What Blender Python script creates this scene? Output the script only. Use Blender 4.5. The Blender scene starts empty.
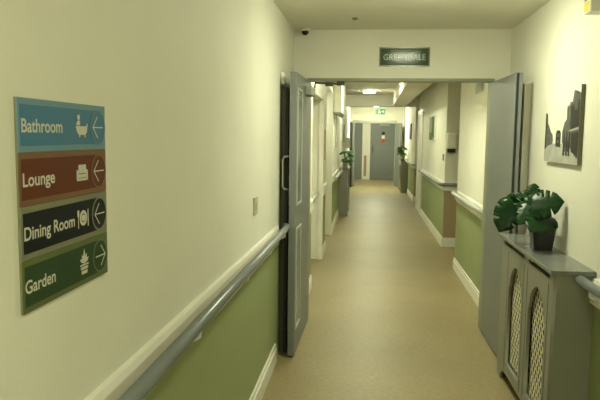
import bpy, bmesh, math, random
from mathutils import Vector, Matrix
random.seed(7)
PI = math.pi
scene = bpy.context.scene
COL = scene.collection

# ------------------------------------------------------------------ camera
cam_d = bpy.data.cameras.new('camera')
cam_d.sensor_width = 36.0
cam_d.lens = 620.0 / 600.0 * 36.0
cam_d.clip_start = 0.05
cam = bpy.data.objects.new('camera', cam_d)
COL.objects.link(cam)
F_ = Vector((-0.10656502, 0.98898264, -0.10274844))
R_ = Vector((0.99402529, 0.1084188, 0.01261324))
U_ = Vector((-0.02361414, 0.10079042, 0.9946274))
cam.matrix_world = Matrix(((R_.x, U_.x, -F_.x, 0.6235), (R_.y, U_.y, -F_.y, 0.0), (R_.z, U_.z, -F_.z, 1.5992), (0, 0, 0, 1)))
scene.camera = cam

# ------------------------------------------------------------------ world, exposure
world = bpy.data.worlds.new('world')
scene.world = world
world.use_nodes = True
world.node_tree.nodes['Background'].inputs[0].default_value = (0, 0, 0, 1)
world.node_tree.nodes['Background'].inputs[1].default_value = 0.0
vs = scene.view_settings
vs.view_transform = 'Standard'
vs.look = 'None'
vs.gamma = 1.0
vs.use_curve_mapping = False
vs.exposure = 2.38
LAMP = (0.96, 1.0, 0.69)
NEAR_LAMP, REAR_FILL, HALL_LAMP, ALCOVE_LAMP = 20.0, 31.0, 29.0, 7.0

W, H, D, HF = 1.738, 2.462, 5.164, 2.56

# ------------------------------------------------------------------ materials
def mat(name, col, rough=0.6, noise=0.0, scale=20.0, bump=0.0, metal=0.0, spec=0.5, coat=0.0, bscale=None):
    m = bpy.data.materials.new(name); m.use_nodes = True
    nt = m.node_tree; b = nt.nodes['Principled BSDF']
    b.inputs['Base Color'].default_value = (*col, 1)
    b.inputs['Roughness'].default_value = rough
    b.inputs['Metallic'].default_value = metal
    b.inputs['Specular IOR Level'].default_value = spec
    b.inputs['Coat Weight'].default_value = coat
    tc = nt.nodes.new('ShaderNodeTexCoord')
    n = nt.nodes.new('ShaderNodeTexNoise'); n.inputs['Scale'].default_value = scale
    n.inputs['Detail'].default_value = 4
    nt.links.new(tc.outputs['Object'], n.inputs['Vector'])
    r = nt.nodes.new('ShaderNodeValToRGB')
    a = max(noise, 0.01)
    r.color_ramp.elements[0].color = (*[c * (1 - a) for c in col], 1)
    r.color_ramp.elements[1].color = (*[min(1, c * (1 + a)) for c in col], 1)
    r.color_ramp.elements[0].position = 0.3; r.color_ramp.elements[1].position = 0.7
    nt.links.new(n.outputs['Fac'], r.inputs['Fac'])
    nt.links.new(r.outputs['Color'], b.inputs['Base Color'])
    if bump:
        n2 = nt.nodes.new('ShaderNodeTexNoise'); n2.inputs['Scale'].default_value = bscale or scale * 4
        nt.links.new(tc.outputs['Object'], n2.inputs['Vector'])
        bp = nt.nodes.new('ShaderNodeBump'); bp.inputs['Strength'].default_value = bump
        bp.inputs['Distance'].default_value = 0.004
        nt.links.new(n2.outputs['Fac'], bp.inputs['Height'])
        nt.links.new(bp.outputs['Normal'], b.inputs['Normal'])
    return m

def emit(name, col, strength):
    m = bpy.data.materials.new(name); m.use_nodes = True
    b = m.node_tree.nodes['Principled BSDF']
    b.inputs['Base Color'].default_value = (0.8, 0.8, 0.75, 1)
    b.inputs['Emission Color'].default_value = (*col, 1)
    b.inputs['Emission Strength'].default_value = strength
    return m

M = {}
M['cream'] = mat('cream_paint', (0.78, 0.76, 0.66), 0.62, 0.02, 3.0, 0.12, bscale=60, spec=0.3)
M['green'] = mat('green_paint', (0.295, 0.34, 0.165), 0.55, 0.03, 5.0, 0.12, bscale=60, spec=0.3)
M['brown'] = mat('brown_paint', (0.36, 0.265, 0.155), 0.55, 0.05, 8.0, 0.1)
M['ceiling'] = mat('ceiling_paint', (0.84, 0.81, 0.70), 0.8, 0.02, 3.0, 0.1, spec=0.2)
M['white'] = mat('white_gloss', (0.80, 0.79, 0.72), 0.35, 0.01, 5.0)
M['trim'] = mat('trim_gloss', (0.78, 0.76, 0.68), 0.35, 0.01, 5.0)
M['grey'] = mat('grey_door_paint', (0.195, 0.208, 0.20), 0.45, 0.03, 6.0, 0.05)
M['greylight'] = mat('light_grey_paint', (0.46, 0.48, 0.45), 0.45, 0.03, 6.0)
M['cabgrey'] = mat('cover_grey_paint', (0.245, 0.242, 0.195), 0.42, 0.03, 6.0, 0.04)
M['cabtop'] = mat('cover_top_grey', (0.18, 0.19, 0.175), 0.22, 0.03, 6.0)
M['framegrey'] = mat('frame_grey', (0.28, 0.28, 0.20), 0.5, 0.03, 6.0)
M['gapshade'] = mat('gap_shade_black', (0.015, 0.015, 0.012), 0.6, 0.05, 6.0)  # black put in for shade behind door leaves and inside radiator covers
M['olive'] = mat('gap_shade_olive', (0.07, 0.07, 0.045), 0.55, 0.04, 6.0)  # dark olive tone for the shaded gap behind the near left leaf
M['rail'] = mat('grey_rail', (0.19, 0.21, 0.215), 0.3, 0.03, 9.0)
M['raillight'] = mat('pale_grey_rail', (0.46, 0.47, 0.45), 0.3, 0.03, 9.0)
M['black'] = mat('black_plastic', (0.012, 0.012, 0.012), 0.35, 0.05, 9.0)
M['lattice'] = mat('cream_lattice', (0.76, 0.71, 0.52), 0.5, 0.03, 9.0)
M['leaf'] = mat('leaf_green', (0.006, 0.030, 0.006), 0.30, 0.35, 14.0, 0.15, spec=0.2)
M['leaffar'] = mat('leaf_bright_green', (0.04, 0.17, 0.025), 0.45, 0.4, 14.0, 0.15)
M['stem'] = mat('stem_green', (0.05, 0.12, 0.03), 0.5, 0.2, 14.0)
M['soil'] = mat('soil', (0.03, 0.02, 0.012), 0.9, 0.4, 60.0, 0.5)
M['potcream'] = mat('cream_pot', (0.55, 0.50, 0.38), 0.4, 0.05, 9.0)
M['steel'] = mat('steel', (0.55, 0.55, 0.52), 0.3, 0.03, 9.0, metal=1.0)
M['closer'] = mat('closer_grey', (0.33, 0.34, 0.28), 0.4, 0.03, 9.0)
M['bronze'] = mat('dark_metal', (0.06, 0.06, 0.045), 0.4, 0.05, 9.0, metal=0.4)
M['glass'] = mat('wired_glass', (0.10, 0.12, 0.13), 0.12, 0.05, 9.0)
M['text'] = mat('cream_lettering', (0.62, 0.60, 0.50), 0.5, 0.01, 9.0)
M['letterdim'] = mat('pale_lettering', (0.50, 0.52, 0.42), 0.4, 0.01, 9.0)
M['signframe'] = mat('sign_backing', (0.20, 0.20, 0.12), 0.5, 0.03, 9.0)
for n, a, b, c in (('blue', (0.16, 0.28, 0.36), (0.065, 0.19, 0.33), (0.11, 0.21, 0.27)),
                   ('rust', (0.20, 0.105, 0.05), (0.125, 0.030, 0.010), (0.22, 0.10, 0.05)),
                   ('ink', (0.21, 0.21, 0.14), (0.008, 0.010, 0.012), (0.21, 0.22, 0.17)),
                   ('moss', (0.12, 0.145, 0.055), (0.032, 0.062, 0.026), (0.12, 0.17, 0.09))):
    M[n + '_border'] = mat(n + '_border', a, 0.4, 0.02, 9.0, spec=0.12)
    M[n] = mat(n + '_field', b, 0.4, 0.02, 9.0, spec=0.12)
    M[n + '_ring'] = mat(n + '_ring', c, 0.4, 0.02, 9.0, spec=0.12)
M['ward'] = mat('ward_sign_green', (0.055, 0.085, 0.038), 0.11, 0.03, 9.0, 0.05, spec=0.12, bscale=26)
M['wardborder'] = mat('ward_sign_border', (0.20, 0.20, 0.11), 0.2, 0.03, 9.0)
M['platebeige'] = mat('beige_plastic', (0.55, 0.53, 0.40), 0.4, 0.02, 9.0)
M['yellow'] = mat('yellow_label', (0.75, 0.62, 0.03), 0.5, 0.02, 9.0)
M['labelgrey'] = mat('grey_label', (0.2, 0.2, 0.19), 0.5, 0.02, 9.0)
M['red'] = mat('red_notice', (0.55, 0.05, 0.02), 0.5, 0.02, 9.0)
M['pink'] = mat('pink_notice', (0.42, 0.30, 0.20), 0.6, 0.3, 30.0)
M['bluedark'] = mat('dark_blue_disc', (0.01, 0.02, 0.03), 0.5, 0.02, 9.0)
M['p_sky'] = mat('photo_sky', (0.75, 0.74, 0.66), 0.6, 0.02, 9.0)
M['p_road'] = mat('photo_road', (0.40, 0.40, 0.35), 0.6, 0.18, 14.0)
M['p_mid'] = mat('photo_midgrey', (0.10, 0.10, 0.085), 0.6, 0.35, 30.0)
M['p_dark'] = mat('photo_dark', (0.018, 0.018, 0.015), 0.6, 0.5, 30.0)
M['p_edge'] = mat('canvas_edge', (0.16, 0.16, 0.11), 0.7, 0.05, 9.0)
M['land_green'] = mat('landscape_green', (0.05, 0.10, 0.015), 0.6, 0.6, 16.0)
M['land_pale'] = mat('landscape_pale', (0.24, 0.27, 0.24), 0.6, 0.4, 10.0)
M['exitgreen'] = mat('exit_green', (0.015, 0.30, 0.12), 0.4, 0.02, 9.0)
M['exitglow'] = emit('exit_white', (0.85, 1.0, 0.85), 0.10)

def floor_mat():
    m = mat('beige_vinyl', (0.285, 0.230, 0.118), 0.42, 0.10, 1.4, 0.05, spec=0.35, bscale=120)
    nt = m.node_tree; b = nt.nodes['Principled BSDF']
    src = b.inputs['Base Color'].links[0].from_socket
    tc = nt.nodes['Texture Coordinate']
    n = nt.nodes.new('ShaderNodeTexNoise'); n.inputs['Scale'].default_value = 45; n.inputs['Detail'].default_value = 6
    mp = nt.nodes.new('ShaderNodeMapping'); mp.inputs['Scale'].default_value = (0.6, 2.2, 1)
    nt.links.new(tc.outputs['Object'], mp.inputs['Vector']); nt.links.new(mp.outputs['Vector'], n.inputs['Vector'])
    r = nt.nodes.new('ShaderNodeValToRGB')
    r.color_ramp.elements[0].position = 0.35; r.color_ramp.elements[1].position = 0.65
    r.color_ramp.elements[0].color = (0.82, 0.80, 0.78, 1); r.color_ramp.elements[1].color = (1.12, 1.1, 1.08, 1)
    nt.links.new(n.outputs['Fac'], r.inputs['Fac'])
    mx = nt.nodes.new('ShaderNodeMix'); mx.data_type = 'RGBA'; mx.blend_type = 'MULTIPLY'
    mx.inputs[0].default_value = 1.0
    nt.links.new(src, mx.inputs[6]); nt.links.new(r.outputs['Color'], mx.inputs[7])
    nt.links.new(mx.outputs[2], b.inputs['Base Color'])
    return m
M['floor'] = floor_mat()

# ------------------------------------------------------------------ mesh helpers
def new(): return bmesh.new()

def box(bm, x0, x1, y0, y1, z0, z1, mi=0, bevel=0.0, faces=None):
    vs_ = [bm.verts.new((x, y, z)) for x in (x0, x1) for y in (y0, y1) for z in (z0, z1)]
    q = {'-x': (0, 1, 3, 2), '+x': (4, 6, 7, 5), '-y': (0, 4, 5, 1), '+y': (2, 3, 7, 6), '-z': (0, 2, 6, 4), '+z': (1, 5, 7, 3)}
    fs = []
    for k, ix in q.items():
        f = bm.faces.new([vs_[i] for i in ix]); f.material_index = (faces or {}).get(k, mi); fs.append(f)
    if bevel:
        es = list({e for f in fs for e in f.edges})
        bmesh.ops.bevel(bm, geom=es, offset=bevel, segments=2, affect='EDGES', profile=0.5)
    return fs

def tube(bm, pts, r, seg=12, mi=0, cap=True):
    pts = [Vector(p) for p in pts]; rings = []
    ref = None
    for i, p in enumerate(pts):
        t = (pts[min(i + 1, len(pts) - 1)] - pts[max(i - 1, 0)]).normalized()
        if ref is None:
            ref = Vector((0, 0, 1)) if abs(t.z) < 0.9 else Vector((1, 0, 0))
        a = (ref - t * ref.dot(t)).normalized(); b = t.cross(a); ref = a
        rr = r[i] if isinstance(r, (list, tuple)) else r
        rings.append([bm.verts.new(p + a * (rr * math.cos(2 * PI * k / seg)) + b * (rr * math.sin(2 * PI * k / seg))) for k in range(seg)])
    for A, B in zip(rings, rings[1:]):
        for k in range(seg):
            f = bm.faces.new((A[k], A[(k + 1) % seg], B[(k + 1) % seg], B[k])); f.material_index = mi; f.smooth = True
    if cap:
        bm.faces.new(rings[0][::-1]).material_index = mi; bm.faces.new(rings[-1]).material_index = mi

def lathe(bm, prof, c=(0, 0, 0), seg=24, mi=0):
    # prof: (radius, z) list, around the z axis
    rings = []
    for r, z in prof:
        rings.append([bm.verts.new((c[0] + r * math.cos(2 * PI * k / seg), c[1] + r * math.sin(2 * PI * k / seg), c[2] + z)) for k in range(seg)])
    for A, B in zip(rings, rings[1:]):
        for k in range(seg):
            f = bm.faces.new((A[k], A[(k + 1) % seg], B[(k + 1) % seg], B[k])); f.material_index = mi; f.smooth = True
    bm.faces.new(rings[0][::-1]).material_index = mi; bm.faces.new(rings[-1]).material_index = mi

def poly(bm, pts, z0, z1, mi=0):
    # extruded polygon in the local xy plane
    a = [bm.verts.new((p[0], p[1], z0)) for p in pts]; b = [bm.verts.new((p[0], p[1], z1)) for p in pts]
    n = len(pts)
    fs = [bm.faces.new(a[::-1]), bm.faces.new(b)]
    for i in range(n): fs.append(bm.faces.new((a[i], a[(i + 1) % n], b[(i + 1) % n], b[i])))
    for f in fs: f.material_index = mi
    bmesh.ops.triangulate(bm, faces=fs[:2])

def disc(bm, cx, cy, r0, r1, z0, z1, mi=0, seg=32):
    if r0 <= 0:
        poly(bm, [(cx + r1 * math.cos(2 * PI * k / seg), cy + r1 * math.sin(2 * PI * k / seg)) for k in range(seg)], z0, z1, mi); return
    rg = []
    for r, z in ((r0, z0), (r0, z1), (r1, z1), (r1, z0)):
        rg.append([bm.verts.new((cx + r * math.cos(2 * PI * k / seg), cy + r * math.sin(2 * PI * k / seg), z)) for k in range(seg)])
    for j in range(4):
        A, B = rg[j], rg[(j + 1) % 4]
        for k in range(seg):
            bm.faces.new((A[k], A[(k + 1) % seg], B[(k + 1) % seg], B[k])).material_index = mi

def obj(name, bm, mats, parent=None, smooth=False):
    bmesh.ops.recalc_face_normals(bm, faces=bm.faces)
    me = bpy.data.meshes.new(name); bm.to_mesh(me); bm.free()
    if not isinstance(mats, (list, tuple)): mats = [mats]
    for m in mats: me.materials.append(M[m] if isinstance(m, str) else m)
    o = bpy.data.objects.new(name, me); COL.objects.link(o)
    if parent: o.parent = parent
    return o

def curve_mesh(cu, name, m, parent):
    t = bpy.data.objects.new('tmp', cu); COL.objects.link(t)
    dg = bpy.context.evaluated_depsgraph_get(); dg.update()
    me = bpy.data.meshes.new_from_object(t.evaluated_get(dg))
    COL.objects.unlink(t); bpy.data.objects.remove(t)
    me.name = name; me.materials.clear(); me.materials.append(M[m])
    o = bpy.data.objects.new(name, me); COL.objects.link(o)
    if parent: o.parent = parent
    return o

def text(s, name, x, y, z, width, height, m, parent, bold=0.0, center=False):
    cu = bpy.data.curves.new(name, 'FONT'); cu.body = s; cu.size = 1.0; cu.extrude = 0.0; cu.offset = bold
    o = curve_mesh(cu, name, m, parent)
    xs = [v.co.x for v in o.data.vertices]; 
    caph = 0.70
    x0, x1 = min(xs), max(xs); sx = width / (x1 - x0); sy = height / caph
    for v in o.data.vertices:
        v.co.x = (v.co.x - x0) * sx + x - (width / 2 if center else 0); v.co.y = v.co.y * sy + y; v.co.z = z
    return o

def plate(name, outer, holes, z0, z1, m, parent):
    cu = bpy.data.curves.new(name, 'CURVE'); cu.dimensions = '2D'; cu.fill_mode = 'BOTH'; cu.extrude = (z1 - z0) / 2
    for loop in [outer] + holes:
        s = cu.splines.new('POLY'); s.points.add(len(loop) - 1); s.use_cyclic_u = True
        for p, q in zip(s.points, loop): p.co = (q[0], q[1], 0, 1)
    o = curve_mesh(cu, name, m, parent)
    for v in o.data.vertices: v.co.z += (z0 + z1) / 2
    return o

def tag(o, label, cat, group=None):
    o['label'] = label; o['category'] = cat
    if group: o['group'] = group
    return o

def struct(o, label, cat):
    o['kind'] = 'structure'; o['label'] = label; o['category'] = cat
    return o

def thing(name, label, cat, loc, rot=(0, 0, 0), group=None):
    o = bpy.data.objects.new(name, None); COL.objects.link(o)
    o.empty_display_size = 0.1
    o.location = loc; o.rotation_euler = rot
    return tag(o, label, cat, group)

def dup(root, loc, rot, label, skip=()):
    r = root.copy(); COL.objects.link(r); r.location = loc; r.rotation_euler = rot; r['label'] = label
    for ch in list(root.children):
        c = ch.copy(); COL.objects.link(c); c.parent = r
        for g in list(ch.children):
            d = g.copy(); COL.objects.link(d); d.parent = c
    return r

ON_LEFT = (PI / 2, 0, PI / 2)      # flat item on the left wall: x to +Y, y up, z out (+X)
ON_RIGHT = (PI / 2, 0, -PI / 2)    # on the right wall: x to -Y, z out (-X)
ON_FACE = (PI / 2, 0, 0)           # on a wall facing the camera: z out (-Y)

# ------------------------------------------------------------------ structure
SPLIT = 0.90
def wall_block(bm, x0, x1, y0, y1, ztop, ret=False):
    # slots: 0 cream, 1 green, 2 brown
    box(bm, x0, x1, y0, y1, SPLIT, ztop, 0)
    box(bm, x0, x1, y0, y1, 0, SPLIT, 1, faces={'-y': 2} if ret else None)

WM = ['cream', 'green', 'brown']
bm = new(); box(bm, -1.2, 3.2, -1.7, 25.0, -0.08, 0.0)
struct(obj('floor', bm, 'floor'), 'beige speckled vinyl floor running down the corridor', 'floor')
bm = new(); box(bm, -0.12, 1.86, -1.7, D, H, H + 0.1)
struct(obj('ceiling', bm, 'ceiling'), 'plain ceiling over the near end of the corridor', 'ceiling')
bm = new(); box(bm, -1.2, 3.2, D + 0.14, 25.0, HF, HF + 0.1); box(bm, -1.2, 3.2, D, D + 0.14, H + 0.1, HF + 0.1)
struct(obj('ceiling_corridor', bm, 'ceiling'), 'ceiling of the corridor beyond the double doors', 'ceiling')
bm = new(); wall_block(bm, -0.12, 0.0, -1.7, D, H)
struct(obj('wall_left', bm, WM), 'near left wall, cream above and green below, carrying the direction sign', 'wall')
bm = new(); wall_block(bm, W, W + 0.12, -1.7, D, H)
struct(obj('wall_right', bm, WM), 'near right wall, cream above, behind the radiator cover and plant', 'wall')
bm = new(); wall_block(bm, -0.12, 1.86, -1.82, -1.7, H)
struct(obj('wall_back', bm, WM), 'wall closing the near end of the corridor', 'wall')
# wall over and beside the double-door opening
bm = new()
box(bm, -0.12, 1.86, D, D + 0.14, 2.075, H + 0.1)
box(bm, -0.12, 0.115, D, D + 0.14, 0, 2.075)
box(bm, 1.62, 1.86, D, D + 0.14, 0, 2.075)
struct(obj('wall_cross', bm, 'cream'), 'cream wall above the open double doors, carrying the green name sign', 'wall')
bm = new()
box(bm, 0.115, 1.62, D + 0.0, D + 0.14, 2.052, 2.075)
box(bm, 0.115, 0.14, D + 0.0, D + 0.14, 0, 2.052)
box(bm, 1.595, 1.62, D + 0.0, D + 0.14, 0, 2.052)
struct(obj('trim_1', bm, 'framegrey'), 'thin dark grey frame round the near double-door opening', 'door frame')

# left side beyond the doors
bm = new()
wall_block(bm, -0.5, 0.05, D + 0.14, 6.45, HF)
box(bm, -0.5, 0.05, 6.45, 7.97, 2.06, HF)
wall_block(bm, -0.5, 0.05, 7.97, 8.64, HF)
box(bm, -0.62, 0.05, 8.64, 9.99, 2.30, HF)
wall_block(bm, -0.62, -0.5, 8.64, 9.99, 2.30)
wall_block(bm, -0.62, 0.05, 9.99, 20.6, HF)
box(bm, -0.02, 0.05, 10.4, 14.0, 2.0, HF)
for f in bm.faces:
    if f.normal.y < -0.5 and f.material_index == 1: f.material_index = 0
o = obj('wall_left_corridor', bm, WM)
me = o.data
for p in me.polygons:
    if abs(p.normal.y) > 0.5: p.material_index = 0
struct(o, 'left wall of the corridor beyond the doors, with recessed doorways', 'wall')
# boxing on the left wall
bm = new(); box(bm, 0.05, 0.19, 10.0, 11.6, 1.985, HF - 0.001)
struct(obj('trim_2', bm, 'cream'), 'cream pipe boxing high on the far left wall', 'boxing')

# right side beyond the doors
bm = new()
wall_block(bm, 1.72, 2.9, D + 0.14, 7.70, HF, True)
wall_block(bm, 1.752, 2.9, 9.22, 14.2, HF, True)
wall_block(bm, 1.79, 2.9, 15.6, 20.6, HF, True)
wall_block(bm, 2.9, 3.0, D + 0.14, 20.6, HF)
struct(obj('wall_right_corridor', bm, WM), 'right wall of the corridor beyond the doors, broken by two side passages', 'wall')

# wall with the far double doors
FY = 20.6
bm = new()
box(bm, -0.6, 0.17, FY, FY + 0.14, 0, HF); box(bm, 1.52, 2.9, FY, FY + 0.14, 0, HF); box(bm, 0.17, 1.52, FY, FY + 0.14, 2.12, HF)
struct(obj('wall_far_cross', bm, 'cream'), 'cream wall with the far open double doors and green exit sign', 'wall')
bm = new()
box(bm, 0.12, 0.19, FY - 0.02, FY, 0, 2.14); box(bm, 1.50, 1.56, FY - 0.02, FY, 0, 2.14); box(bm, 0.19, 1.50, FY - 0.02, FY, 2.09, 2.14)
struct(obj('trim_3', bm, 'greylight'), 'light grey frame round the far double-door opening', 'door frame')
bm = new()
wall_block(bm, -0.6, 2.9, 23.5, 23.62, HF)
box(bm, 0.0, 2.9, 23.49, 23.5, 0.13, SPLIT, 2)
wall_block(bm, -0.7, -0.6, FY + 0.14, 23.5, HF); wall_block(bm, 2.2, 2.3, FY + 0.14, 23.5, HF)
struct(obj('wall_end', bm, WM), 'end wall of the corridor with two grey doors', 'wall')

# downstand beam and boxed duct
bm = new(); box(bm, 0.05, 1.79, 14.6, 14.9, 2.31, HF)
struct(obj('trim_4', bm, 'ceiling'), 'cream downstand beam crossing the corridor ceiling', 'beam')
bm = new()
vs_ = [bm.verts.new(p) for p in ((1.085, 5.32, 2.30), (1.40, 5.32, 2.30), (1.46, 14.6, 2.30), (1.175, 14.6, 2.30), (1.085, 5.32, HF), (1.40, 5.32, HF), (1.46, 14.6, HF), (1.175, 14.6, HF))]
for ix in ((0, 1, 2, 3), (4, 7, 6, 5), (0, 4, 5, 1), (1, 5, 6, 2), (2, 6, 7, 3), (3, 7, 4, 0)): bm.faces.new([vs_[i] for i in ix])
struct(obj('trim_5', bm, 'ceiling'), 'boxed duct running along the corridor ceiling', 'boxing')

bm = new(); box(bm, 1.690, W, 4.47, D, 0, 1.98)  # added block, keeps the shadow gap beside the right leaf narrow
struct(obj('trim_13', bm, 'cream'), 'shallow cream pilaster added to narrow the shaded gap behind the open right door leaf', 'pilaster')

# skirting: (name, label, list of boxes)
def skirt(name, label, segs):
    bm = new()
    for (x0, x1, y0, y1) in segs:
        box(bm, x0, x1, y0, y1, 0.0, 0.105)
        # stepped top edge
        cx0, cx1, cy0, cy1 = x0, x1, y0, y1
        if x1 - x0 < 0.05:
            if x0 in (0.0, 0.05): cx1 -= 0.006
            else: cx0 += 0.006
        else: cy0 += 0.006
        box(bm, cx0, cx1, cy0, cy1, 0.105, 0.135)
    struct(obj(name, bm, 'trim'), label, 'skirting board')
skirt('baseboard_left', 'white skirting at the foot of the near left wall', [(0.0, 0.018, -1.7, 4.22)])
skirt('baseboard_right', 'white skirting at the foot of the near right wall', [(W - 0.018, W, -1.7, 3.08)])
skirt('baseboard_left_corridor', 'white skirting along the left wall beyond the doors',
      [(0.05, 0.068, D + 0.14, 6.45), (0.05, 0.068, 7.97, 8.64), (0.05, 0.068, 9.99, 12.38)])
skirt('baseboard_right_corridor', 'white skirting along the right wall beyond the doors',
      [(1.702, 1.72, D + 0.14, 7.70), (1.734, 1.752, 9.22, 13.0), (1.734, 2.9, 9.202, 9.22), (1.772, 1.79, 15.6, 18.0), (1.772, 2.9, 15.582, 15.6)])

# dado boards
def dado(name, label, segs):
    bm = new()
    for kind, x, y0, y1, za, zb in segs:
        h = 0.125
        if kind == 'L':  prof = [(0, 0), (0.022, 0), (0.022, h - 0.022), (0.014, h - 0.004), (0, h)]
        if kind == 'R':  prof = [(0, 0), (-0.022, 0), (-0.022, h - 0.022), (-0.014, h - 0.004), (0, h)]
        if kind == 'F':  prof = [(0, 0), (-0.022, 0), (-0.022, h - 0.022), (-0.014, h - 0.004), (0, h)]
        ends = []
        for yy, zz in ((y0, za), (y1, zb)):
            if kind == 'F': ends.append([bm.verts.new((yy, x + a, zz - h + b)) for a, b in prof])
            else: ends.append([bm.verts.new((x + a, yy, zz - h + b)) for a, b in prof])
        A, B = ends; n = len(A)
        bm.faces.new(A); bm.faces.new(B[::-1])
        for i in range(n): bm.faces.new((A[i], B[i], B[(i + 1) % n], A[(i + 1) % n]))
    struct(obj(name, bm, 'trim'), label, 'dado board')
dado('trim_6', 'cream dado board behind the near left handrail', [('L', 0.0, -1.7, 4.244, 1.03, 0.972)])
dado('trim_7', 'cream dado board on the near right wall beside the radiator cover', [('R', W, -1.7, 3.09, 0.955, 0.935)])
dado('trim_8', 'cream dado board along the right wall beyond the doors',
     [('R', 1.72, D + 0.14, 7.60, 0.965, 0.965), ('R', 1.752, 9.2, 12.95, 0.955, 0.955), ('F', 9.22, 1.735, 2.9, 0.955, 0.955), ('R', 1.79, 15.58, 18.0, 0.955, 0.955), ('F', 15.6, 1.772, 2.9, 0.955, 0.955)])
dado('trim_9', 'cream dado board along the left wall beyond the doors', [('L', 0.05, D + 0.14, 6.40, 0.96, 0.96), ('L', 0.05, 7.97, 8.64, 0.96, 0.96), ('L', 0.05, 10.0, 12.4, 0.97, 0.97)])
# door casings in the corridor
bm = new()
box(bm, 1.727, 1.752, 13.0, 13.12, 0, 2.18); box(bm, 1.727, 1.752, 14.08, 14.2, 0, 2.18); box(bm, 1.727, 1.752, 13.12, 14.08, 2.06, 2.18)
struct(obj('trim_10', bm, 'trim'), 'white casing round the doorway in the right wall past the landscape picture', 'door frame')
bm = new(); box(bm, 1.745, 1.752, 13.12, 14.08, 0.005, 2.06)
struct(obj('door_1', bm, 'white'), 'pale flush door in the right wall past the landscape picture', 'door')
bm = new(); box(bm, -0.5, -0.08, 6.45, 7.97, 0.0, 2.06)
d = obj('door_2', bm, 'cream'); struct(d, 'cream door panel in the first recess on the left beyond the doors', 'door')
bm = new()
box(bm, 0.0, 0.062, 7.945, 7.97, 0, 2.06); box(bm, 0.0, 0.062, 9.965, 9.99, 0, 2.2)
box(bm, 0.05, 0.062, 7.97, 8.03, 0, 2.12); box(bm, 0.05, 0.062, 9.99, 10.06, 0, 2.2)
struct(obj('trim_11', bm, 'trim'), 'cream casings on the edges of the left recesses', 'door frame')

# end doors
def flush_door(name, label, x0, x1, y, m, hx, sign=False):
    bm = new(); box(bm, x0, x1, y - 0.044, y, 0.01, 2.10, bevel=0.003)
    r = obj(name, bm, m); struct(r, label, 'door')
    b = new(); tube(b, [(hx, y - 0.044, 1.0), (hx, y - 0.085, 1.0), (hx, y - 0.085, 1.27), (hx, y - 0.044, 1.27)], 0.011, 8)
    obj('pull_handle', b, 'bronze', r)
    return r
ED = flush_door('door_3', 'large grey door at the end of the corridor with red and white notice', 0.715, 1.65, 23.485, 'grey', 0.82)
b = new(); box(b, 1.05, 1.42, 23.39, 23.44, 2.0, 2.07, bevel=0.005); obj('door_closer', b, 'closer', ED)
b = new(); box(b, 1.13, 1.245, 23.434, 23.441, 1.40, 1.66); box(b, 1.13, 1.245, 23.432, 23.434, 1.40, 1.53, 1); obj('notice', b, ['white', 'red'], ED)
b = new(); poly(b, [(1.19 + 0.065 * math.cos(t * PI / 12), 1.735 + 0.065 * math.sin(t * PI / 12)) for t in range(24)], 0, 0.006)
bmesh.ops.transform(b, matrix=Matrix.Translation((0, 23.441, 0)) @ Matrix.Rotation(PI / 2, 4, 'X'), verts=b.verts)
obj('round_notice', b, 'bluedark', ED)
flush_door('door_4', 'grey door at the left of the end wall', -0.45, 0.42, 23.485, 'grey', -0.35)
bm = new()
for x0, x1 in ((0.585, 0.715), (1.65, 1.77), (0.42, 0.49)): box(bm, x0, x1, 23.45, 23.49, 0, 2.17)
box(bm, 0.715, 1.65, 23.45, 23.49, 2.105, 2.17); box(bm, -0.5, 0.42, 23.45, 23.49, 2.105, 2.17)
box(bm, 0.49, 0.585, 23.47, 23.49, 0, 0.13); box(bm, 0.49, 0.585, 23.47, 23.49, 0.90, 0.95)
struct(obj('trim_12', bm, 'trim'), 'white casings round the grey doors of the end wall', 'door frame')

# ------------------------------------------------------------------ double doors
def leaf(name, label, hinge, rot, length, side, vision, seal, closer):
    # local: x from hinge (0) to free edge, y across: 0 corridor face .. side*0.046 wall face
    r = thing(name, label, 'door', hinge, (0, 0, rot)); r['kind'] = 'structure'
    y0, y1 = sorted((0.0, side * 0.046))
    bm = new(); box(bm, 0.0, length, y0, y1, 0.012, 2.04, bevel=0.002)
    obj('door_panel', bm, 'grey', r)
    if vision:
        for z0, z1 in ((1.12, 1.92), (0.21, 0.925)):
            b = new(); box(b, length - 0.28, length - 0.06, y0 - 0.002, y1 + 0.002, z0, z1)
            v = obj('vision_panel', b, 'glass', r)
            b = new(); e = 0.016
            for (xa, xb, za, zb) in ((length - 0.28 - e, length - 0.06 + e, z1, z1 + e), (length - 0.28 - e, length - 0.06 + e, z0 - e, z0), (length - 0.28 - e, length - 0.28, z0, z1), (length - 0.06, length - 0.06 + e, z0, z1)):
                box(b, xa, xb, y0 - 0.008, y1 + 0.008, za, zb)
            obj('glazing_bead', b, 'greylight', v)
    if seal:
        b = new(); box(b, length, length + 0.002, y0 + 0.006, y0 + 0.022, 0.02, 2.035); obj('intumescent_seal', b, 'black', r)
    if closer:
        b = new(); yy = -side * 0.05
        box(b, 0.05, 0.34, min(0, yy), max(0, yy), 1.915, 1.985, bevel=0.006); c = obj('door_closer', b, 'closer', r)
    # pull handle on the wall face
    b = new(); w = side * 0.046; x = length - 0.06
    tube(b, [(x, w, 1.215), (x, w + side * 0.045, 1.222), (x, w + side * 0.055, 1.24), (x, w + side * 0.055, 1.43), (x, w + side * 0.045, 1.45), (x, w, 1.456)], 0.008, 10)
    if not seal: obj('pull_handle', b, 'steel', r)
    else: b.free()
    return r
LL = leaf('double_door_leaf', 'open grey left leaf of the near double doors, with narrow glass panels', (0.142, 5.150, 0), -PI / 2 - 0.02, 0.83, -1, True, False, True)
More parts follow.
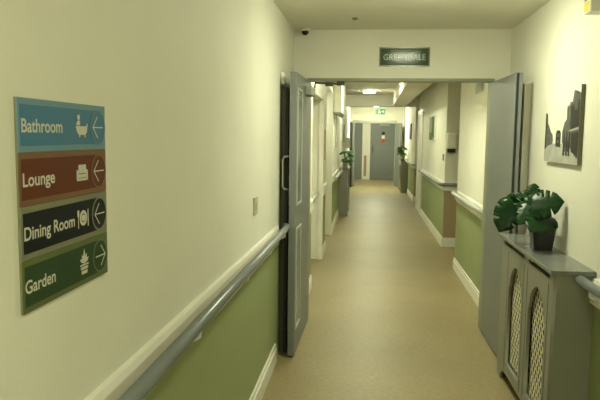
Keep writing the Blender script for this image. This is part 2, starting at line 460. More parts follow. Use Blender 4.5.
RL = leaf('double_door_leaf', 'open grey right leaf of the near double doors, behind the radiator cover', (1.588, 5.150, 0), -PI / 2 + 0.012, 0.81, 1, False, True, False)
# closer arm of the left leaf: slide channel under the frame head
bm = new()
tube(bm, [(0.19, 5.02, 1.99), (0.19, 5.05, 2.026), (0.30, 5.10, 2.026), (0.42, 5.15, 2.026)], 0.008, 8)
box(bm, 0.27, 0.335, 5.075, 5.115, 2.004, 2.036)
box(bm, 0.36, 0.425, 5.13, 5.163, 2.014, 2.05)
a = obj('closer_arm', bm, 'bronze', LL); a.matrix_parent_inverse = Matrix.LocRotScale(LL.location, LL.rotation_euler, None).inverted()
# dark board standing in for the shade in the gap behind the left leaf
r = thing('shade_board', 'tall dark board standing in for the shade in the gap behind the left door leaf', 'board', (0, 4.79, 0))
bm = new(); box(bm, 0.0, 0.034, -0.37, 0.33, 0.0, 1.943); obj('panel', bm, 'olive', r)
bm = new(); box(bm, 0.034, 0.056, -0.37, 0.33, 0.0, 1.943); obj('facing', bm, 'gapshade', r)
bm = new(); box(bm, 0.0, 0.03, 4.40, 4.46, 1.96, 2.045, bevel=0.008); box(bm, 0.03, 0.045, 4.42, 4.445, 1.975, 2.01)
tag(obj('door_magnet', bm, 'white'), 'small white door holder on the wall above the dark board', 'door holder')

# far double doors, same leaves
LL2 = leaf('double_door_leaf', 'open left leaf of the far double doors, seen edge on', (0.20, FY - 0.03, 0), -PI / 2 - 0.03, 0.66, -1, False, False, False)
RL2 = leaf('double_door_leaf', 'open grey right leaf of the far double doors, beside the right far plant', (1.51, FY - 0.03, 0), -PI / 2 + 0.20, 0.66, 1, False, True, False)
for ch in LL2.children:
    if ch.name.startswith('door_panel'): pass
r = thing('shade_board', 'narrow black board standing in for the shaded pocket behind the far left door leaf', 'board', (0.05, 20.1, 0))
bm = new(); box(bm, 0.0, 0.085, -0.33, 0.33, 0.0, 2.05); obj('panel', bm, 'gapshade', r)  # black sheet paints the shaded pocket behind the leaf

# ------------------------------------------------------------------ lamps
def ceiling_lamp(loc, strength, label, r0=0.15):
    t = thing('ceiling_light', label, 'light', loc, group='round ceiling lights along the corridor')
    b = new(); lathe(b, [(r0 + 0.012, -0.022), (r0 + 0.014, -0.010), (r0 + 0.012, 0.0)], seg=32); obj('base_ring', b, 'white', t)
    b = new(); lathe(b, [(r0 * 0.55, -0.052), (r0 * 0.82, -0.048), (r0 * 0.97, -0.038), (r0, -0.022)], seg=32)
    obj('diffuser', b, emit('diffuser_glow', LAMP, strength), t)
    return t
ceiling_lamp((0.98, 3.69, H), NEAR_LAMP, 'round ceiling light just in front of the near double doors')
ceiling_lamp((0.95, -0.7, H), REAR_FILL, 'unseen round ceiling light added behind the camera as fill')  # added fill lamp out of view, brightens the near left wall
ceiling_lamp((0.85, 6.3, HF), HALL_LAMP, 'round ceiling light just beyond the near double doors')
ceiling_lamp((0.62, 10.2, HF), HALL_LAMP * 0.75, 'round ceiling light level with the landscape picture')
ceiling_lamp((0.63, 13.2, HF), HALL_LAMP * 0.8, 'lit round ceiling light in front of the downstand beam', 0.125)
ceiling_lamp((0.85, 19.0, HF), HALL_LAMP * 2.2, 'round ceiling light between the beam and the exit sign')
ceiling_lamp((0.9, 22.2, HF), HALL_LAMP * 0.9, 'round ceiling light beyond the far double doors')
t = thing('alcove_light', 'small square light on the ceiling of the left recess', 'light', (-0.2, 9.45, 2.30))
b = new(); box(b, -0.09, 0.09, -0.16, 0.16, -0.02, 0.0); obj('base', b, 'white', t)
b = new(); box(b, -0.075, 0.075, -0.14, 0.14, -0.035, -0.02); obj('diffuser', b, emit('alcove_glow', LAMP, ALCOVE_LAMP), t)

# ------------------------------------------------------------------ handrails
def handrail(label, pts, brackets, wall_x, m, group='tubular handrails on the corridor walls', bx=None):
    p0 = Vector(pts[0])
    t = thing('handrail', label, 'handrail', p0, group=group)
    b = new(); loc = [Vector(p) - p0 for p in pts]; tube(b, loc, 0.0225, 20); obj('rail', b, m, t)
    for c in brackets:
        c = Vector(c) - p0; s = 1 if wall_x > p0.x else -1
        wx = wall_x - p0.x
        b = new(); tube(b, [(c.x, c.y, c.z - 0.018), (c.x, c.y, c.z - 0.048), (c.x + s * 0.018, c.y, c.z - 0.06), (wx - s * 0.022, c.y, c.z - 0.06)], 0.006, 8)
        lathe_r = 0.02
        tube(b, [(wx - s * 0.026, c.y, c.z - 0.06), (wx - s * 0.0, c.y, c.z - 0.06)], lathe_r, 14)
        obj('bracket', b, 'white', t)
    return t
zL = lambda y: 0.965 - 0.0025 * (y - 1.4)
handrail('grey tubular handrail along the near left wall under the direction sign', [(0.072, -1.2, zL(-1.2)), (0.072, 4.30, zL(4.3)), (0.066, 4.34, zL(4.34)), (0.05, 4.36, zL(4.36))],
         [(0.072, y, zL(y)) for y in (0.4, 1.2, 2.0, 2.85, 3.55, 4.18)], 0.0, 'rail')
handrail('grey tubular handrail at the near end of the radiator cover', [(1.658, 3.07, 0.925), (1.658, -1.2, 0.925)], [(1.658, y, 0.925) for y in (2.93, 2.0, 1.0)], W, 'rail')
handrail('pale handrail on the right wall just beyond the open right door leaf', [(1.70, 7.62, 0.945), (1.655, 7.58, 0.945), (1.645, 7.5, 0.945), (1.645, 5.40, 0.945)], [(1.645, y, 0.945) for y in (7.3, 6.7, 6.1, 5.6)], 1.72, 'raillight')
handrail('grey handrail under the landscape picture, turning the corner by the hand gel dispenser', [(1.69, 12.9, 0.925), (1.69, 9.20, 0.925), (1.71, 9.16, 0.925), (1.75, 9.15, 0.925), (2.8, 9.15, 0.925)], [(1.69, y, 0.925) for y in (12.0, 11.0, 9.8)], 1.752, 'rail')
handrail('short grey handrail beside the right far plant', [(1.72, 17.9, 0.93), (1.72, 15.56, 0.93), (1.74, 15.53, 0.93), (1.78, 15.53, 0.93), (2.8, 15.53, 0.93)], [(1.72, y, 0.93) for y in (17.3, 16.2)], 1.79, 'raillight')
handrail('grey handrail on the left wall in front of the left far plant', [(0.125, 10.0, 0.93), (0.125, 12.3, 0.93)], [(0.125, y, 0.93) for y in (10.3, 11.2, 12.0)], 0.05, 'raillight')
handrail('pale handrail on the door panel in the first left recess', [(0.0, 6.55, 0.86), (0.0, 7.90, 0.86)], [(0.0, y, 0.86) for y in (6.8, 7.3, 7.75)], -0.08, 'raillight')

# ------------------------------------------------------------------ radiator covers
def arch(c, hw, z0, zs, za):
    pts = [(c - hw, z0), (c + hw, z0), (c + hw, zs), (c + hw - 0.018, zs), ]
    n = 9
    right = []
    for i in range(1, n + 1):
        t = i / n
        a = t * PI / 2
        x = (hw - 0.018) * math.cos(a) ** 0.9 if i < n else 0.0
        z = zs + (za - zs) * (0.86 * math.sin(a) + 0.14 * t ** 4)
        right.append((x, z))
    pts += [(c + x, z) for x, z in right]
    pts += [(c - x, z) for x, z in right[-2::-1]]
    pts += [(c - hw + 0.018, zs), (c - hw, zs)]
    return pts

def clip_seg(p, d, x0, x1, y0, y1):
    t0, t1 = -10.0, 10.0
    for a, b, lo, hi in ((p[0], d[0], x0, x1), (p[1], d[1], y0, y1)):
        if abs(b) < 1e-9: continue
        u, w = (lo - a) / b, (hi - a) / b
        if u > w: u, w = w, u
        t0, t1 = max(t0, u), min(t1, w)
    return (t0, t1) if t1 - t0 > 0.01 else None

def lattice(bm, x0, x1, y0, y1, z):
    L, hwid = 0.040, 0.0060
    for k, ang in enumerate((math.radians(52), math.radians(128))):
        d = (math.cos(ang), math.sin(ang)); n = (-d[1], d[0])
        c = ((x0 + x1) / 2, (y0 + y1) / 2)
        for i in range(-40, 41):
            p = (c[0] + n[0] * L * i, c[1] + n[1] * L * i)
            s = clip_seg(p, d, x0, x1, y0, y1)
            if not s: continue
            a = (p[0] + d[0] * s[0], p[1] + d[1] * s[0]); b = (p[0] + d[0] * s[1], p[1] + d[1] * s[1])
            zz = z + k * 0.0014
            poly(bm, [(a[0] - n[0] * hwid, a[1] - n[1] * hwid), (b[0] - n[0] * hwid, b[1] - n[1] * hwid), (b[0] + n[0] * hwid, b[1] + n[1] * hwid), (a[0] + n[0] * hwid, a[1] + n[1] * hwid)], zz, zz + 0.0014)

CL, CD, CH = 0.575, 0.196, 0.945     # half length, depth, height
# root on the floor against the wall: local x along the wall (to -Y on the right wall), y up, z out
rc = thing('radiator_cover', 'grey radiator cover with arched lattice openings carrying the near black-potted plant', 'radiator cover', (W, 3.672, 0), ON_RIGHT, group='grey radiator covers along the corridor')
bm = new(); box(bm, -CL - 0.015, CL + 0.015, CH - 0.006, CH + 0.018, 0.0, CD + 0.018, bevel=0.004); obj('top_shelf', bm, 'cabtop', rc)
bm = new()
box(bm, CL - 0.018, CL, 0.0, CH - 0.006, 0.0, CD - 0.018); obj('side_panel', bm, 'cabgrey', rc)
bm = new()
box(bm, -CL, -CL + 0.018, 0.0, CH - 0.006, 0.0, CD - 0.018); obj('side_panel', bm, 'cabgrey', rc)
# face frame: local x = -(Y - 3.672)
st = [(-CL, 0.0), (-CL + 0.10, 0.0)]
apron = [(-CL + 0.10, 0.035), (-CL + 0.16, 0.075)] + [(-0.3 + 0.1 * i, 0.085) for i in range(7)] + [(CL - 0.16, 0.075), (CL - 0.10, 0.035)]
top = [(CL, 0.0), (CL, CH - 0.006), (CL - 0.06, CH - 0.006), (CL - 0.06, CH - 0.04), (0.115, CH - 0.04), (0.115, CH - 0.006), (0.02, CH - 0.006), (0.02, CH - 0.04), (-CL + 0.07, CH - 0.04), (-CL + 0.07, CH - 0.006), (-CL, CH - 0.006)]
outer = st + apron + [(CL - 0.10, 0.0)] + top
h1 = arch(0.302, 0.165, 0.155, 0.66, 0.815); h2 = arch(-0.18, 0.165, 0.155, 0.66, 0.815)
plate('front_panel', outer, [h1, h2], CD - 0.018, CD, 'cabgrey', rc)
for c in (0.302, -0.18):
    # raised bead strips at the sides of each opening
    for q in (-0.205, 0.199):
        bm = new(); box(bm, c + q, c + q + 0.006, 0.11, 0.88, CD, CD + 0.003); obj('door_seam', bm, 'cabgrey', rc)
    bm = new(); lattice(bm, c - 0.175, c + 0.175, 0.145, 0.825, CD - 0.032); obj('lattice', bm, 'lattice', rc)
bm = new(); box(bm, -CL + 0.02, CL - 0.02, 0.10, CH - 0.012, 0.0, 0.05); obj('shade_backing', bm, 'gapshade', rc)  # black sheet paints the shade inside the cover behind the lattice
dup(rc, (0.052, 12.40 + CL, 0), ON_LEFT, 'grey radiator cover under the left far plant')
dup(rc, (1.79, 18.03 + CL, 0), ON_RIGHT, 'grey radiator cover under the right far plant')

# ------------------------------------------------------------------ plants
HALF = [(0.12, -0.09), (0.28, -0.13), (0.44, -0.07), (0.54, 0.06), (0.57, 0.185), (0.25, 0.235), (0.57, 0.265), (0.56, 0.385), (0.22, 0.41), (0.535, 0.465), (0.48, 0.59), (0.19, 0.575), (0.44, 0.665), (0.34, 0.79), (0.17, 0.90), (0.06, 0.97)]
def leaf_mesh(bm, base, tip, nrm, width, droop, fold=0.12):
    base, tip = Vector(base), Vector(tip)
    ax = tip - base; L = ax.length; ax.normalize()
    n = Vector(nrm); n = (n - ax * n.dot(ax)).normalized(); sd = ax.cross(n)
    for s in (-1, 1):
        b2 = bmesh.new()
        mids = [(0, 0.0), (0, 1.0)]
        loop = [(0, 0.0)] + HALF + [(0, 1.0)] + [(0, y) for y in (0.85, 0.7, 0.55, 0.4, 0.25, 0.12)]
        vv = [b2.verts.new((s * x, y, 0)) for x, y in loop]
        f = b2.faces.new(vv); bmesh.ops.triangulate(b2, faces=[f])
        bmesh.ops.subdivide_edges(b2, edges=b2.edges[:], cuts=1)
        mp = {}
        for v in b2.verts:
            x, y = v.co.x * width * 2 * 0.5 / 0.54, v.co.y
            z = -droop * L * max(0, y) ** 2 - fold * abs(v.co.x) * width + 0.10 * width * math.sin(abs(v.co.x) * 9) * 0.3
            mp[v] = bm.verts.new(base + ax * (y * L) + sd * x + n * z)
        for f in b2.faces:
            q = bm.faces.new([mp[v] for v in f.verts]); q.smooth = True
        b2.free()
    bmesh.ops.remove_doubles(bm, verts=bm.verts, dist=0.0002)
    top = bm.faces[:]; edges = [e for e in bm.edges if e.is_boundary]
    low = {v: bm.verts.new(v.co - n * 0.0015) for v in bm.verts[:]}
    for f in top:
        q = bm.faces.new([low[v] for v in reversed(f.verts)]); q.smooth = True
    for e in edges:
        u, w = e.verts
        bm.faces.new((u, w, low[w], low[u]))

def add_leaf(parent, base, tip, nrm, width, droop, soil, m='leaf', mid=None):
    bm = new(); leaf_mesh(bm, base, tip, nrm, width, droop); l = obj('leaf', bm, m, parent)
    a, c = Vector(soil), Vector(base)
    mdl = Vector(mid) if mid else (a + c) / 2 + Vector((0, 0, 0.04))
    pts = [a.lerp(mdl, t).lerp(mdl.lerp(c, t), t) for t in (0, .25, .5, .75, 1)]
    b = new(); tube(b, pts, 0.0035, 6); obj('stem', b, 'stem', parent)

px, py, pz = 1.640, 3.69, CH + 0.018
mon = thing('monstera_plant', 'large monstera plant in a black pot on the near radiator cover', 'plant', (px, py, pz))
def square_pot(bm, a, b, h, mi=0):
    def ring(s, z, c=0.3): 
        o = []
        for i in range(4):
            for j in (-1, 1):
                ang = PI / 4 + i * PI / 2
                x, y = math.cos(ang) * s * 1.414, math.sin(ang) * s * 1.414
                tx, ty = -math.sin(ang), math.cos(ang)
                # cut corner
                o.append((x * (1 - 0.12) + tx * j * s * 0.17, y * (1 - 0.12) + ty * j * s * 0.17, z))
        return [bm.verts.new(p) for p in o]
    R = [ring(a, 0), ring(b, h), ring(b + 0.003, h), ring(b + 0.003, h + 0.012), ring(b - 0.006, h + 0.012), ring(b - 0.010, h - 0.02)]
    for A, B in zip(R, R[1:]):
        for k in range(8): bm.faces.new((A[k], A[(k + 1) % 8], B[(k + 1) % 8], B[k]))
    bm.faces.new(R[0][::-1]); bm.faces.new(R[-1])
bm = new(); square_pot(bm, 0.052, 0.064, 0.128); obj('pot', bm, 'black', mon)
bm = new(); lathe(bm, [(0.05, 0.10), (0.05, 0.118), (0.02, 0.124)], seg=16); obj('soil', bm, 'soil', mon)
S = (0, 0, 0.115)
def L(b, t, n, w, dr, mid=None): add_leaf(mon, Vector(b) - Vector((px, py, pz)), Vector(t) - Vector((px, py, pz)), n, w, dr, S, 'leaf', Vector(mid) - Vector((px, py, pz)) if mid else None)
V0 = (-0.5, -0.8, 0.45)
L((1.560, 3.63, 1.225), (1.712, 3.56, 1.262), (-0.10, -0.80, 0.55), 0.092, 0.10)
L((1.640, 3.62, 1.165), (1.525, 3.50, 1.098), (-0.15, -0.85, 0.50), 0.086, 0.06)
L((1.480, 3.72, 1.222), (1.395, 3.68, 1.060), (-0.25, -0.92, 0.25), 0.082, 0.10)
L((1.600, 3.80, 1.275), (1.405, 3.84, 1.205), (-0.15, -0.45, 0.80), 0.058, 0.12)
L((1.592, 3.76, 1.275), (1.612, 3.79, 1.340), (-0.3, -0.90, 0.1), 0.040, 0.05)
L((1.560, 3.64, 1.225), (1.480, 3.58, 1.120), (-0.45, -0.80, 0.3), 0.065, 0.08)
L((1.630, 3.73, 1.225), (1.672, 3.75, 1.120), (0.0, -0.95, 0.2), 0.050, 0.05)
L((1.505, 3.76, 1.250), (1.460, 3.80, 1.110), (-0.3, -0.9, 0.2), 0.055, 0.08)

def far_plant(loc, label, seed, flip):
    rnd = random.Random(seed)
    t = thing('potted_plant', label, 'plant', loc, (0, 0, flip), group='potted monstera plants on the far radiator covers')
    b = new(); lathe(b, [(0.048, 0.0), (0.062, 0.10), (0.065, 0.12), (0.055, 0.12), (0.052, 0.10)], seg=20); obj('pot', b, 'potcream', t)
    b = new(); lathe(b, [(0.05, 0.095), (0.05, 0.104), (0.02, 0.108)], seg=14); obj('soil', b, 'soil', t)
    for i in range(17):
        a = i * 2.4 + rnd.uniform(-.3, .3); el = rnd.uniform(0.1, 1.0); rr = 0.11 * (1 - 0.35 * el)
        base = Vector((rr * 0.6 * math.cos(a), rr * math.sin(a), 0.13 + 0.19 * el))
        out = Vector((math.cos(a) * 0.8, math.sin(a), -0.25 + 0.5 * el)).normalized()
        tip = base + out * rnd.uniform(0.12, 0.16)
        tip.x = max(-0.07, min(0.19, tip.x)); base.x = max(-0.05, base.x)
        add_leaf(t, base, tip, (out.x * 0.5, out.y * 0.5 - 0.35, 0.8), rnd.uniform(0.065, 0.085), 0.12, (0, 0, 0.1), 'leaffar')
    return t
far_plant((0.185, 12.62, CH + 0.018), 'bushy green plant in a pale pot on the left far radiator cover', 3, 0)
far_plant((1.645, 18.20, CH + 0.018), 'bushy green plant in a pale pot on the right far radiator cover', 5, PI)

# ------------------------------------------------------------------ direction sign
SW, SH = 0.369, 0.396
SY0 = 1.045
sg = thing('direction_sign', 'four-panel direction sign for bathroom, lounge, dining room and garden on the left wall', 'sign', (0, SY0 + SW / 2, 1.266), ON_LEFT)
bm = new(); box(bm, -SW / 2, SW / 2, 0, SH, 0, 0.004); obj('backing', bm, 'signframe', sg)
def X_(Y): return Y - (SY0 + SW / 2)
rows = [('Bathroom', 'blue', 1.063, 1.214, -1), ('Lounge', 'rust', 1.062, 1.178, -1), ('Dining Room', 'ink', 1.061, 1.257, -1), ('Garden', 'moss', 1.059, 1.170, 1)]
RH = SH / 4
for i, (s, c, ya, yb, dr) in enumerate(rows):
    y0 = SH - (i + 1) * RH; yc = y0 + RH / 2
    b = new(); box(b, -SW / 2, SW / 2, y0 + 0.0005, y0 + RH - 0.0005, 0.004, 0.006)
    st_ = obj('strip', b, c + '_border', sg)
    st_['label'] = {'blue': 'blue strip reading Bathroom', 'rust': 'rust brown strip reading Lounge', 'ink': 'black strip reading Dining Room', 'moss': 'dark green strip reading Garden'}[c]
    b = new(); box(b, -SW / 2 + 0.007, SW / 2 - 0.030, y0 + 0.012, y0 + RH - 0.012, 0.006, 0.0066); obj('field', b, c, st_)
    cx = X_(1.372); R = 0.039
    b = new(); disc(b, cx, yc, 0, R, 0.0067, 0.0072, 0, 40); disc(b, cx, yc, R - 0.004, R + 0.0005, 0.0072, 0.0076, 1, 40)
    obj('arrow_disc', b, [c, c + '_ring'], st_)
    b = new(); z0, z1 = 0.0076, 0.0080
    w = 0.0013; tipx = cx + dr * 0.026; tail = cx - dr * 0.026
    poly(b, [(min(tipx, tail), yc - w), (max(tipx, tail), yc - w), (max(tipx, tail), yc + w), (min(tipx, tail), yc + w)], z0, z1)
    for sgn in (1, -1):
        ex, ey = tipx - dr * 0.024, yc + sgn * 0.024
        dx, dy = ex - tipx, ey - yc; ln = math.hypot(dx, dy); nx, ny = -dy / ln * w, dx / ln * w
        poly(b, [(tipx - nx, yc - ny), (ex - nx, ey - ny), (ex + nx, ey + ny), (tipx + nx, yc + ny)], z0, z1)
    obj('arrow', b, 'text', st_)
    text(s, 'lettering', X_(ya) - 0.008, yc - 0.0125, 0.0072, yb - ya, 0.0245, 'text', st_, bold=0.018)
    b = new(); z0, z1 = 0.0068, 0.0073
    ix = X_(1.296)
    if c == 'blue':      # person in a bath tub
        poly(b, [(ix - 0.030, yc + 0.002), (ix + 0.034, yc + 0.002), (ix + 0.030, yc - 0.014), (ix + 0.020, yc - 0.020), (ix - 0.014, yc - 0.020), (ix - 0.024, yc - 0.012)], z0, z1)
        poly(b, [(ix + 0.028, yc + 0.002), (ix + 0.034, yc + 0.002), (ix + 0.036, yc + 0.010), (ix + 0.030, yc + 0.006)], z0, z1)
        disc(b, ix - 0.014, yc + 0.024, 0, 0.007, z0, z1, 0, 16)
        poly(b, [(ix - 0.026, yc + 0.004), (ix - 0.008, yc + 0.004), (ix - 0.006, yc + 0.014), (ix - 0.016, yc + 0.017), (ix - 0.024, yc + 0.012)], z0, z1)
        for q in (-0.012, 0.018): poly(b, [(ix + q, yc - 0.020), (ix + q + 0.005, yc - 0.020), (ix + q + 0.004, yc - 0.026), (ix + q - 0.001, yc - 0.026)], z0, z1)
    elif c == 'rust':    # sofa
        for q in (-1, 1):
            x0, x1 = sorted((ix + q * 0.0008, ix + q * 0.021))
            poly(b, [(x0, yc - 0.001), (x1, yc - 0.001), (x1, yc + 0.018), (x1 - 0.002, yc + 0.021), (x0 + 0.002, yc + 0.021), (x0, yc + 0.018)], z0, z1)
            xs = sorted((ix + q * 0.022, ix + q * 0.031))
            poly(b, [(xs[0], yc - 0.018), (xs[1], yc - 0.018), (xs[1], yc + 0.006), (xs[0], yc + 0.009)], z0, z1)
        poly(b, [(ix - 0.021, yc - 0.012), (ix + 0.021, yc - 0.012), (ix + 0.021, yc - 0.003), (ix - 0.021, yc - 0.003)], z0, z1)
        poly(b, [(ix - 0.029, yc - 0.020), (ix + 0.029, yc - 0.020), (ix + 0.029, yc - 0.0135), (ix - 0.029, yc - 0.0135)], z0, z1)
    elif c == 'ink':     # plate with knife and fork
        disc(b, ix, yc, 0, 0.009, z0, z1, 0, 24); disc(b, ix, yc, 0.012, 0.020, z0, z1, 0, 32)
        poly(b, [(ix + 0.025, yc - 0.024), (ix + 0.029, yc - 0.024), (ix + 0.029, yc + 0.022), (ix + 0.025, yc + 0.018)], z0, z1)
        poly(b, [(ix - 0.029, yc - 0.024), (ix - 0.026, yc - 0.024), (ix - 0.026, yc + 0.004), (ix - 0.023, yc + 0.008), (ix - 0.023, yc + 0.022), (ix - 0.032, yc + 0.022), (ix - 0.032, yc + 0.008), (ix - 0.029, yc + 0.004)], z0, z1)
    else:                # plant in a pot
        poly(b, [(ix - 0.024, yc - 0.008), (ix + 0.024, yc - 0.008), (ix + 0.024, yc - 0.004), (ix - 0.024, yc - 0.004)], z0, z1)
        poly(b, [(ix - 0.019, yc - 0.018), (ix + 0.019, yc - 0.018), (ix + 0.021, yc - 0.011), (ix - 0.021, yc - 0.011)], z0, z1)
        poly(b, [(ix - 0.015, yc - 0.030), (ix + 0.015, yc - 0.030), (ix + 0.017, yc - 0.021), (ix - 0.017, yc - 0.021)], z0, z1)
        for ang, ln in ((90, 0.038), (60, 0.028), (120, 0.028), (28, 0.028), (152, 0.028)):
            a = math.radians(ang); d = (math.cos(a), math.sin(a)); n = (-d[1], d[0])
            poly(b, [(ix, yc - 0.003), (ix + d[0] * ln * .6 - n[0] * .005, yc - 0.002 + d[1] * ln * .6 - n[1] * .005), (ix + d[0] * ln, yc - 0.002 + d[1] * ln), (ix + d[0] * ln * .6 + n[0] * .005, yc - 0.002 + d[1] * ln * .6 + n[1] * .005)], z0, z1)
    for v in b.verts: v.co.x = ix - 0.006 + (v.co.x - ix) * 0.85; v.co.y = yc + (v.co.y - yc) * 0.85
    obj('icon', b, 'text', st_)

# ------------------------------------------------------------------ ward name sign
gs = thing('name_sign', 'green GREENDALE name sign on the wall above the double doors', 'sign', (0.901, D, 2.168), ON_FACE)
bm = new(); box(bm, -0.203, 0.203, 0, 0.154, 0, 0.006); obj('border', bm, 'wardborder', gs)
bm = new(); box(bm, -0.193, 0.193, 0.010, 0.144, 0.006, 0.0075)
bmesh.ops.subdivide_edges(bm, edges=bm.edges[:], cuts=6, use_grid_fill=True)
obj('face', bm, 'ward', gs)
text('GREENDALE', 'lettering', 0.0, 0.052, 0.0082, 0.335, 0.046, 'letterdim', gs, bold=-0.004, center=True)

# ------------------------------------------------------------------ small fittings
def box_thing(name, label, cat, loc, rot, parts, group=None):
    t = thing(name, label, cat, loc, rot, group)
    for pn, (x0, x1, y0, y1, z0, z1), m, bv in parts:
        b = new(); box(b, x0, x1, y0, y1, z0, z1, bevel=bv); obj(pn, b, m, t)
    return t
box_thing('switch_plate', 'small pale switch plate on the near left wall above the handrail', 'switch', (0, 3.42, 1.155), ON_LEFT,
          [('plate', (-0.055, 0.055, 0, 0.10, 0, 0.009), 'platebeige', 0.003), ('rocker', (-0.02, 0.02, 0.03, 0.07, 0.009, 0.013), 'platebeige', 0.002)])
t = thing('dome_camera', 'small white camera with a black dome in the ceiling corner', 'camera', (0.10, D - 0.075, H))
b = new(); lathe(b, [(0.034, -0.022), (0.040, -0.016), (0.042, 0.0)]); obj('base', b, 'white', t)
b = new(); lathe(b, [(0.004, -0.055), (0.017, -0.050), (0.026, -0.038), (0.029, -0.022)]); obj('dome', b, 'black', t)
t = thing('ceiling_sensor', 'small dark sensor on the ceiling in front of the name sign', 'sensor', (0.509, 4.66, H))
b = new(); lathe(b, [(0.012, -0.014), (0.020, -0.008), (0.022, 0.0)], seg=16); obj('sensor_body', b, 'signframe', t)
t = thing('emergency_light', 'white box with a yellow label high on the near right wall', 'light', (W, 3.17, 2.20), ON_RIGHT)
b = new(); box(b, -0.045, 0.045, 0.0, 0.15, 0, 0.088, bevel=0.004); obj('housing', b, 'white', t)
b = new(); box(b, -0.042, 0.030, 0.010, 0.055, 0.088, 0.0885); obj('yellow_label', b, 'yellow', t)
b = new(); box(b, -0.042, 0.010, 0.060, 0.085, 0.088, 0.0885); obj('grey_label', b, 'labelgrey', t)

# canvas photo of an old street
CW, CHT = 0.615, 0.422
cv = thing('canvas_picture', 'black and white canvas photo of an old street on the right wall', 'picture', (W, 3.697, 1.464), ON_RIGHT)
bm = new(); box(bm, -CW / 2, CW / 2, 0, CHT, 0.0, 0.022, bevel=0.002); obj('canvas', bm, 'p_edge', cv)
bm = new()
def P(pts, z, mi): poly(bm, [(-CW / 2 + u * CW, CHT * (1 - w)) for u, w in pts], 0.022 + z, 0.022 + z + 0.0004, mi)
P([(0, 0), (1, 0), (1, 1), (0, 1)], 0.0, 0)
P([(0, .80), (.25, .74), (.55, .74), (1, .86), (1, 1), (0, 1)], .0004, 1)
P([(0, .86), (.5, .80), (.62, .95), (.3, 1), (0, .98)], .0007, 5)
P([(0, .30), (.06, .32), (.08, .45), (.13, .50), (.18, .57), (.25, .62), (.27, .70), (.25, .75), (.10, .78), (0, .83)], .0008, 2)
P([(0, .30), (.05, .32), (.05, .80), (0, .83)], .0012, 3)
P([(.55, .72), (.55, .58), (.60, .46), (.66, .42), (.66, .25), (.72, .24), (.74, .20), (.80, .20), (.83, .06), (.86, .06), (.87, .14), (.92, .12), (.94, .08), (1, .10), (1, .92), (.93, .90), (.80, .80), (.62, .78)], .0008, 2)
P([(.76, .26), (.98, .18), (1, .55), (.78, .57)], .0012, 3)
P([(.86, .20), (.95, .16), (.95, .30), (.87, .31)], .0016, 2)
P([(.80, .60), (1, .58), (1, .90), (.82, .84)], .0012, 3)
P([(.76, .56), (1, .52), (1, .55), (.76, .58)], .0020, 1)
P([(.36, .60), (.39, .56), (.48, .56), (.51, .60), (.51, .79), (.36, .78)], .0012, 3)
P([(.39, .60), (.48, .60), (.48, .65), (.39, .65)], .0016, 2)
P([(.40, .69), (.47, .69), (.47, .73), (.40, .73)], .0016, 2)
for u in (.60, .68, .75): P([(u, .58), (u + .025, .58), (u + .035, .90), (u - .01, .89)], .0016, 3)
for u in (.64, .72): P([(u, .70), (u + .02, .70), (u + .02, .84), (u, .84)], .0016, 3)
obj('print', bm, ['p_sky', 'p_road', 'p_mid', 'p_dark', 'p_edge', 'p_road'], cv)

t = thing('landscape_picture', 'small unframed landscape picture of green trees on the right corridor wall', 'picture', (1.752, 11.03, 1.555), ON_RIGHT)
b = new(); box(b, -0.42, 0.42, 0, 0.41, 0, 0.03); obj('canvas', b, 'white', t)
b = new(); box(b, -0.41, 0.41, 0.005, 0.405, 0.03, 0.031, 0); box(b, 0.02, 0.41, 0.05, 0.40, 0.031, 0.0315, 1); box(b, -0.40, 0.1, 0.01, 0.13, 0.0315, 0.032, 1)
obj('print', b, ['land_pale', 'land_green'], t)
t = thing('framed_picture', 'dark framed picture on the right wall above the right far plant', 'picture', (1.79, 17.3, 1.55), ON_RIGHT)
b = new(); box(b, -0.3, 0.3, 0, 0.42, 0, 0.025); obj('frame', b, 'black', t)
b = new(); box(b, -0.27, 0.27, 0.03, 0.39, 0.025, 0.027); obj('print', b, 'land_pale', t)
t = thing('framed_picture', 'dark framed picture on the left wall above the left far plant', 'picture', (0.05, 14.3, 1.45), ON_LEFT)
b = new(); box(b, -0.5, 0.5, 0, 0.44, 0, 0.025); obj('frame', b, 'closer', t)
b = new(); box(b, -0.46, 0.46, 0.03, 0.41, 0.025, 0.027); obj('print', b, 'p_mid', t)
box_thing('notice_strip', 'narrow pinkish notice on the left pier between the two recesses', 'notice', (0.05, 8.30, 1.285), ON_LEFT,
          [('board', (-0.09, 0.09, 0, 0.40, 0, 0.008), 'pink', 0.0)])
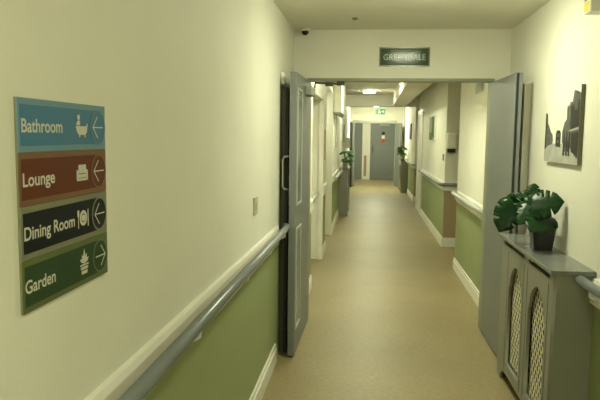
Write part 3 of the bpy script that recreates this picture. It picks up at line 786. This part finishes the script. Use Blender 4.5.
# hand gel dispensers
t = thing('gel_dispenser', 'white hand gel dispenser with a black base on the return wall by the side passage', 'dispenser', (1.825, 9.22, 1.385), ON_FACE)
b = new(); box(b, -0.066, 0.066, 0.06, 0.285, 0, 0.10, bevel=0.012); obj('housing', b, 'white', t)
b = new(); box(b, -0.058, 0.058, 0.0, 0.06, 0, 0.085, bevel=0.010); obj('drip_nozzle', b, 'black', t)
t = thing('gel_dispenser', 'small white hand gel dispenser on the left wall behind the left far plant', 'dispenser', (0.05, 16.0, 1.30), ON_LEFT)
b = new(); box(b, -0.07, 0.07, 0.0, 0.27, 0, 0.12, bevel=0.012); obj('housing', b, 'white', t)
b = new(); box(b, -0.06, 0.06, 0.03, 0.22, 0.12, 0.125); obj('window', b, 'closer', t)
box_thing('light_switch', 'double grey light switch on the right wall beside the gel dispenser', 'switch', (1.752, 9.45, 1.26), ON_RIGHT,
          [('plate', (-0.07, 0.07, 0, 0.10, 0, 0.008), 'closer', 0.002), ('rocker', (-0.05, 0.05, 0.012, 0.040, 0.008, 0.012), 'bronze', 0.0), ('rocker', (-0.05, 0.05, 0.058, 0.088, 0.008, 0.012), 'bronze', 0.0)])
box_thing('light_switch', 'pale switch box at the foot of the conduit on the left corridor wall', 'switch', (0.05, 11.0, 1.41), ON_LEFT,
          [('plate', (-0.10, 0.10, 0, 0.10, 0, 0.03), 'closer', 0.003), ('conduit', (-0.012, 0.012, 0.10, 0.575, 0, 0.02), 'closer', 0.0)])
box_thing('wall_vent', 'small grey vent high on the right wall just beyond the doors', 'vent', (1.72, 6.41, 2.05), ON_RIGHT,
          [('grille', (-0.19, 0.19, 0, 0.10, 0, 0.012), 'closer', 0.0)])

# exit sign
t = thing('exit_sign', 'green running-man fire exit sign above the far double doors', 'sign', (1.0, FY, 2.325), ON_FACE)
b = new(); box(b, -0.155, 0.155, 0, 0.185, 0, 0.045, bevel=0.004); obj('housing', b, 'white', t)
b = new(); box(b, -0.148, 0.148, 0.006, 0.179, 0.045, 0.047); obj('face', b, 'exitgreen', t)
b = new(); z0, z1 = 0.047, 0.0485
for q in ((-0.135, -0.127, 0.02, 0.165), (-0.07, -0.062, 0.02, 0.165), (-0.135, -0.062, 0.157, 0.165)): poly(b, [(q[0], q[2]), (q[1], q[2]), (q[1], q[3]), (q[0], q[3])], z0, z1)   # doorway
disc(b, -0.022, 0.148, 0, 0.016, z0, z1, 0, 14)                                                                     # head
poly(b, [(-0.045, 0.13), (-0.02, 0.135), (0.0, 0.10), (0.02, 0.09), (0.018, 0.08), (-0.008, 0.088), (-0.016, 0.07), (0.004, 0.05), (-0.002, 0.02), (-0.014, 0.02), (-0.012, 0.045), (-0.034, 0.062), (-0.046, 0.03), (-0.06, 0.034), (-0.046, 0.075)], z0, z1)
poly(b, [(0.045, 0.105), (0.09, 0.105), (0.09, 0.14), (0.135, 0.092), (0.09, 0.045), (0.09, 0.08), (0.045, 0.08)], z0, z1)   # arrow
obj('pictogram', b, 'exitglow', t)
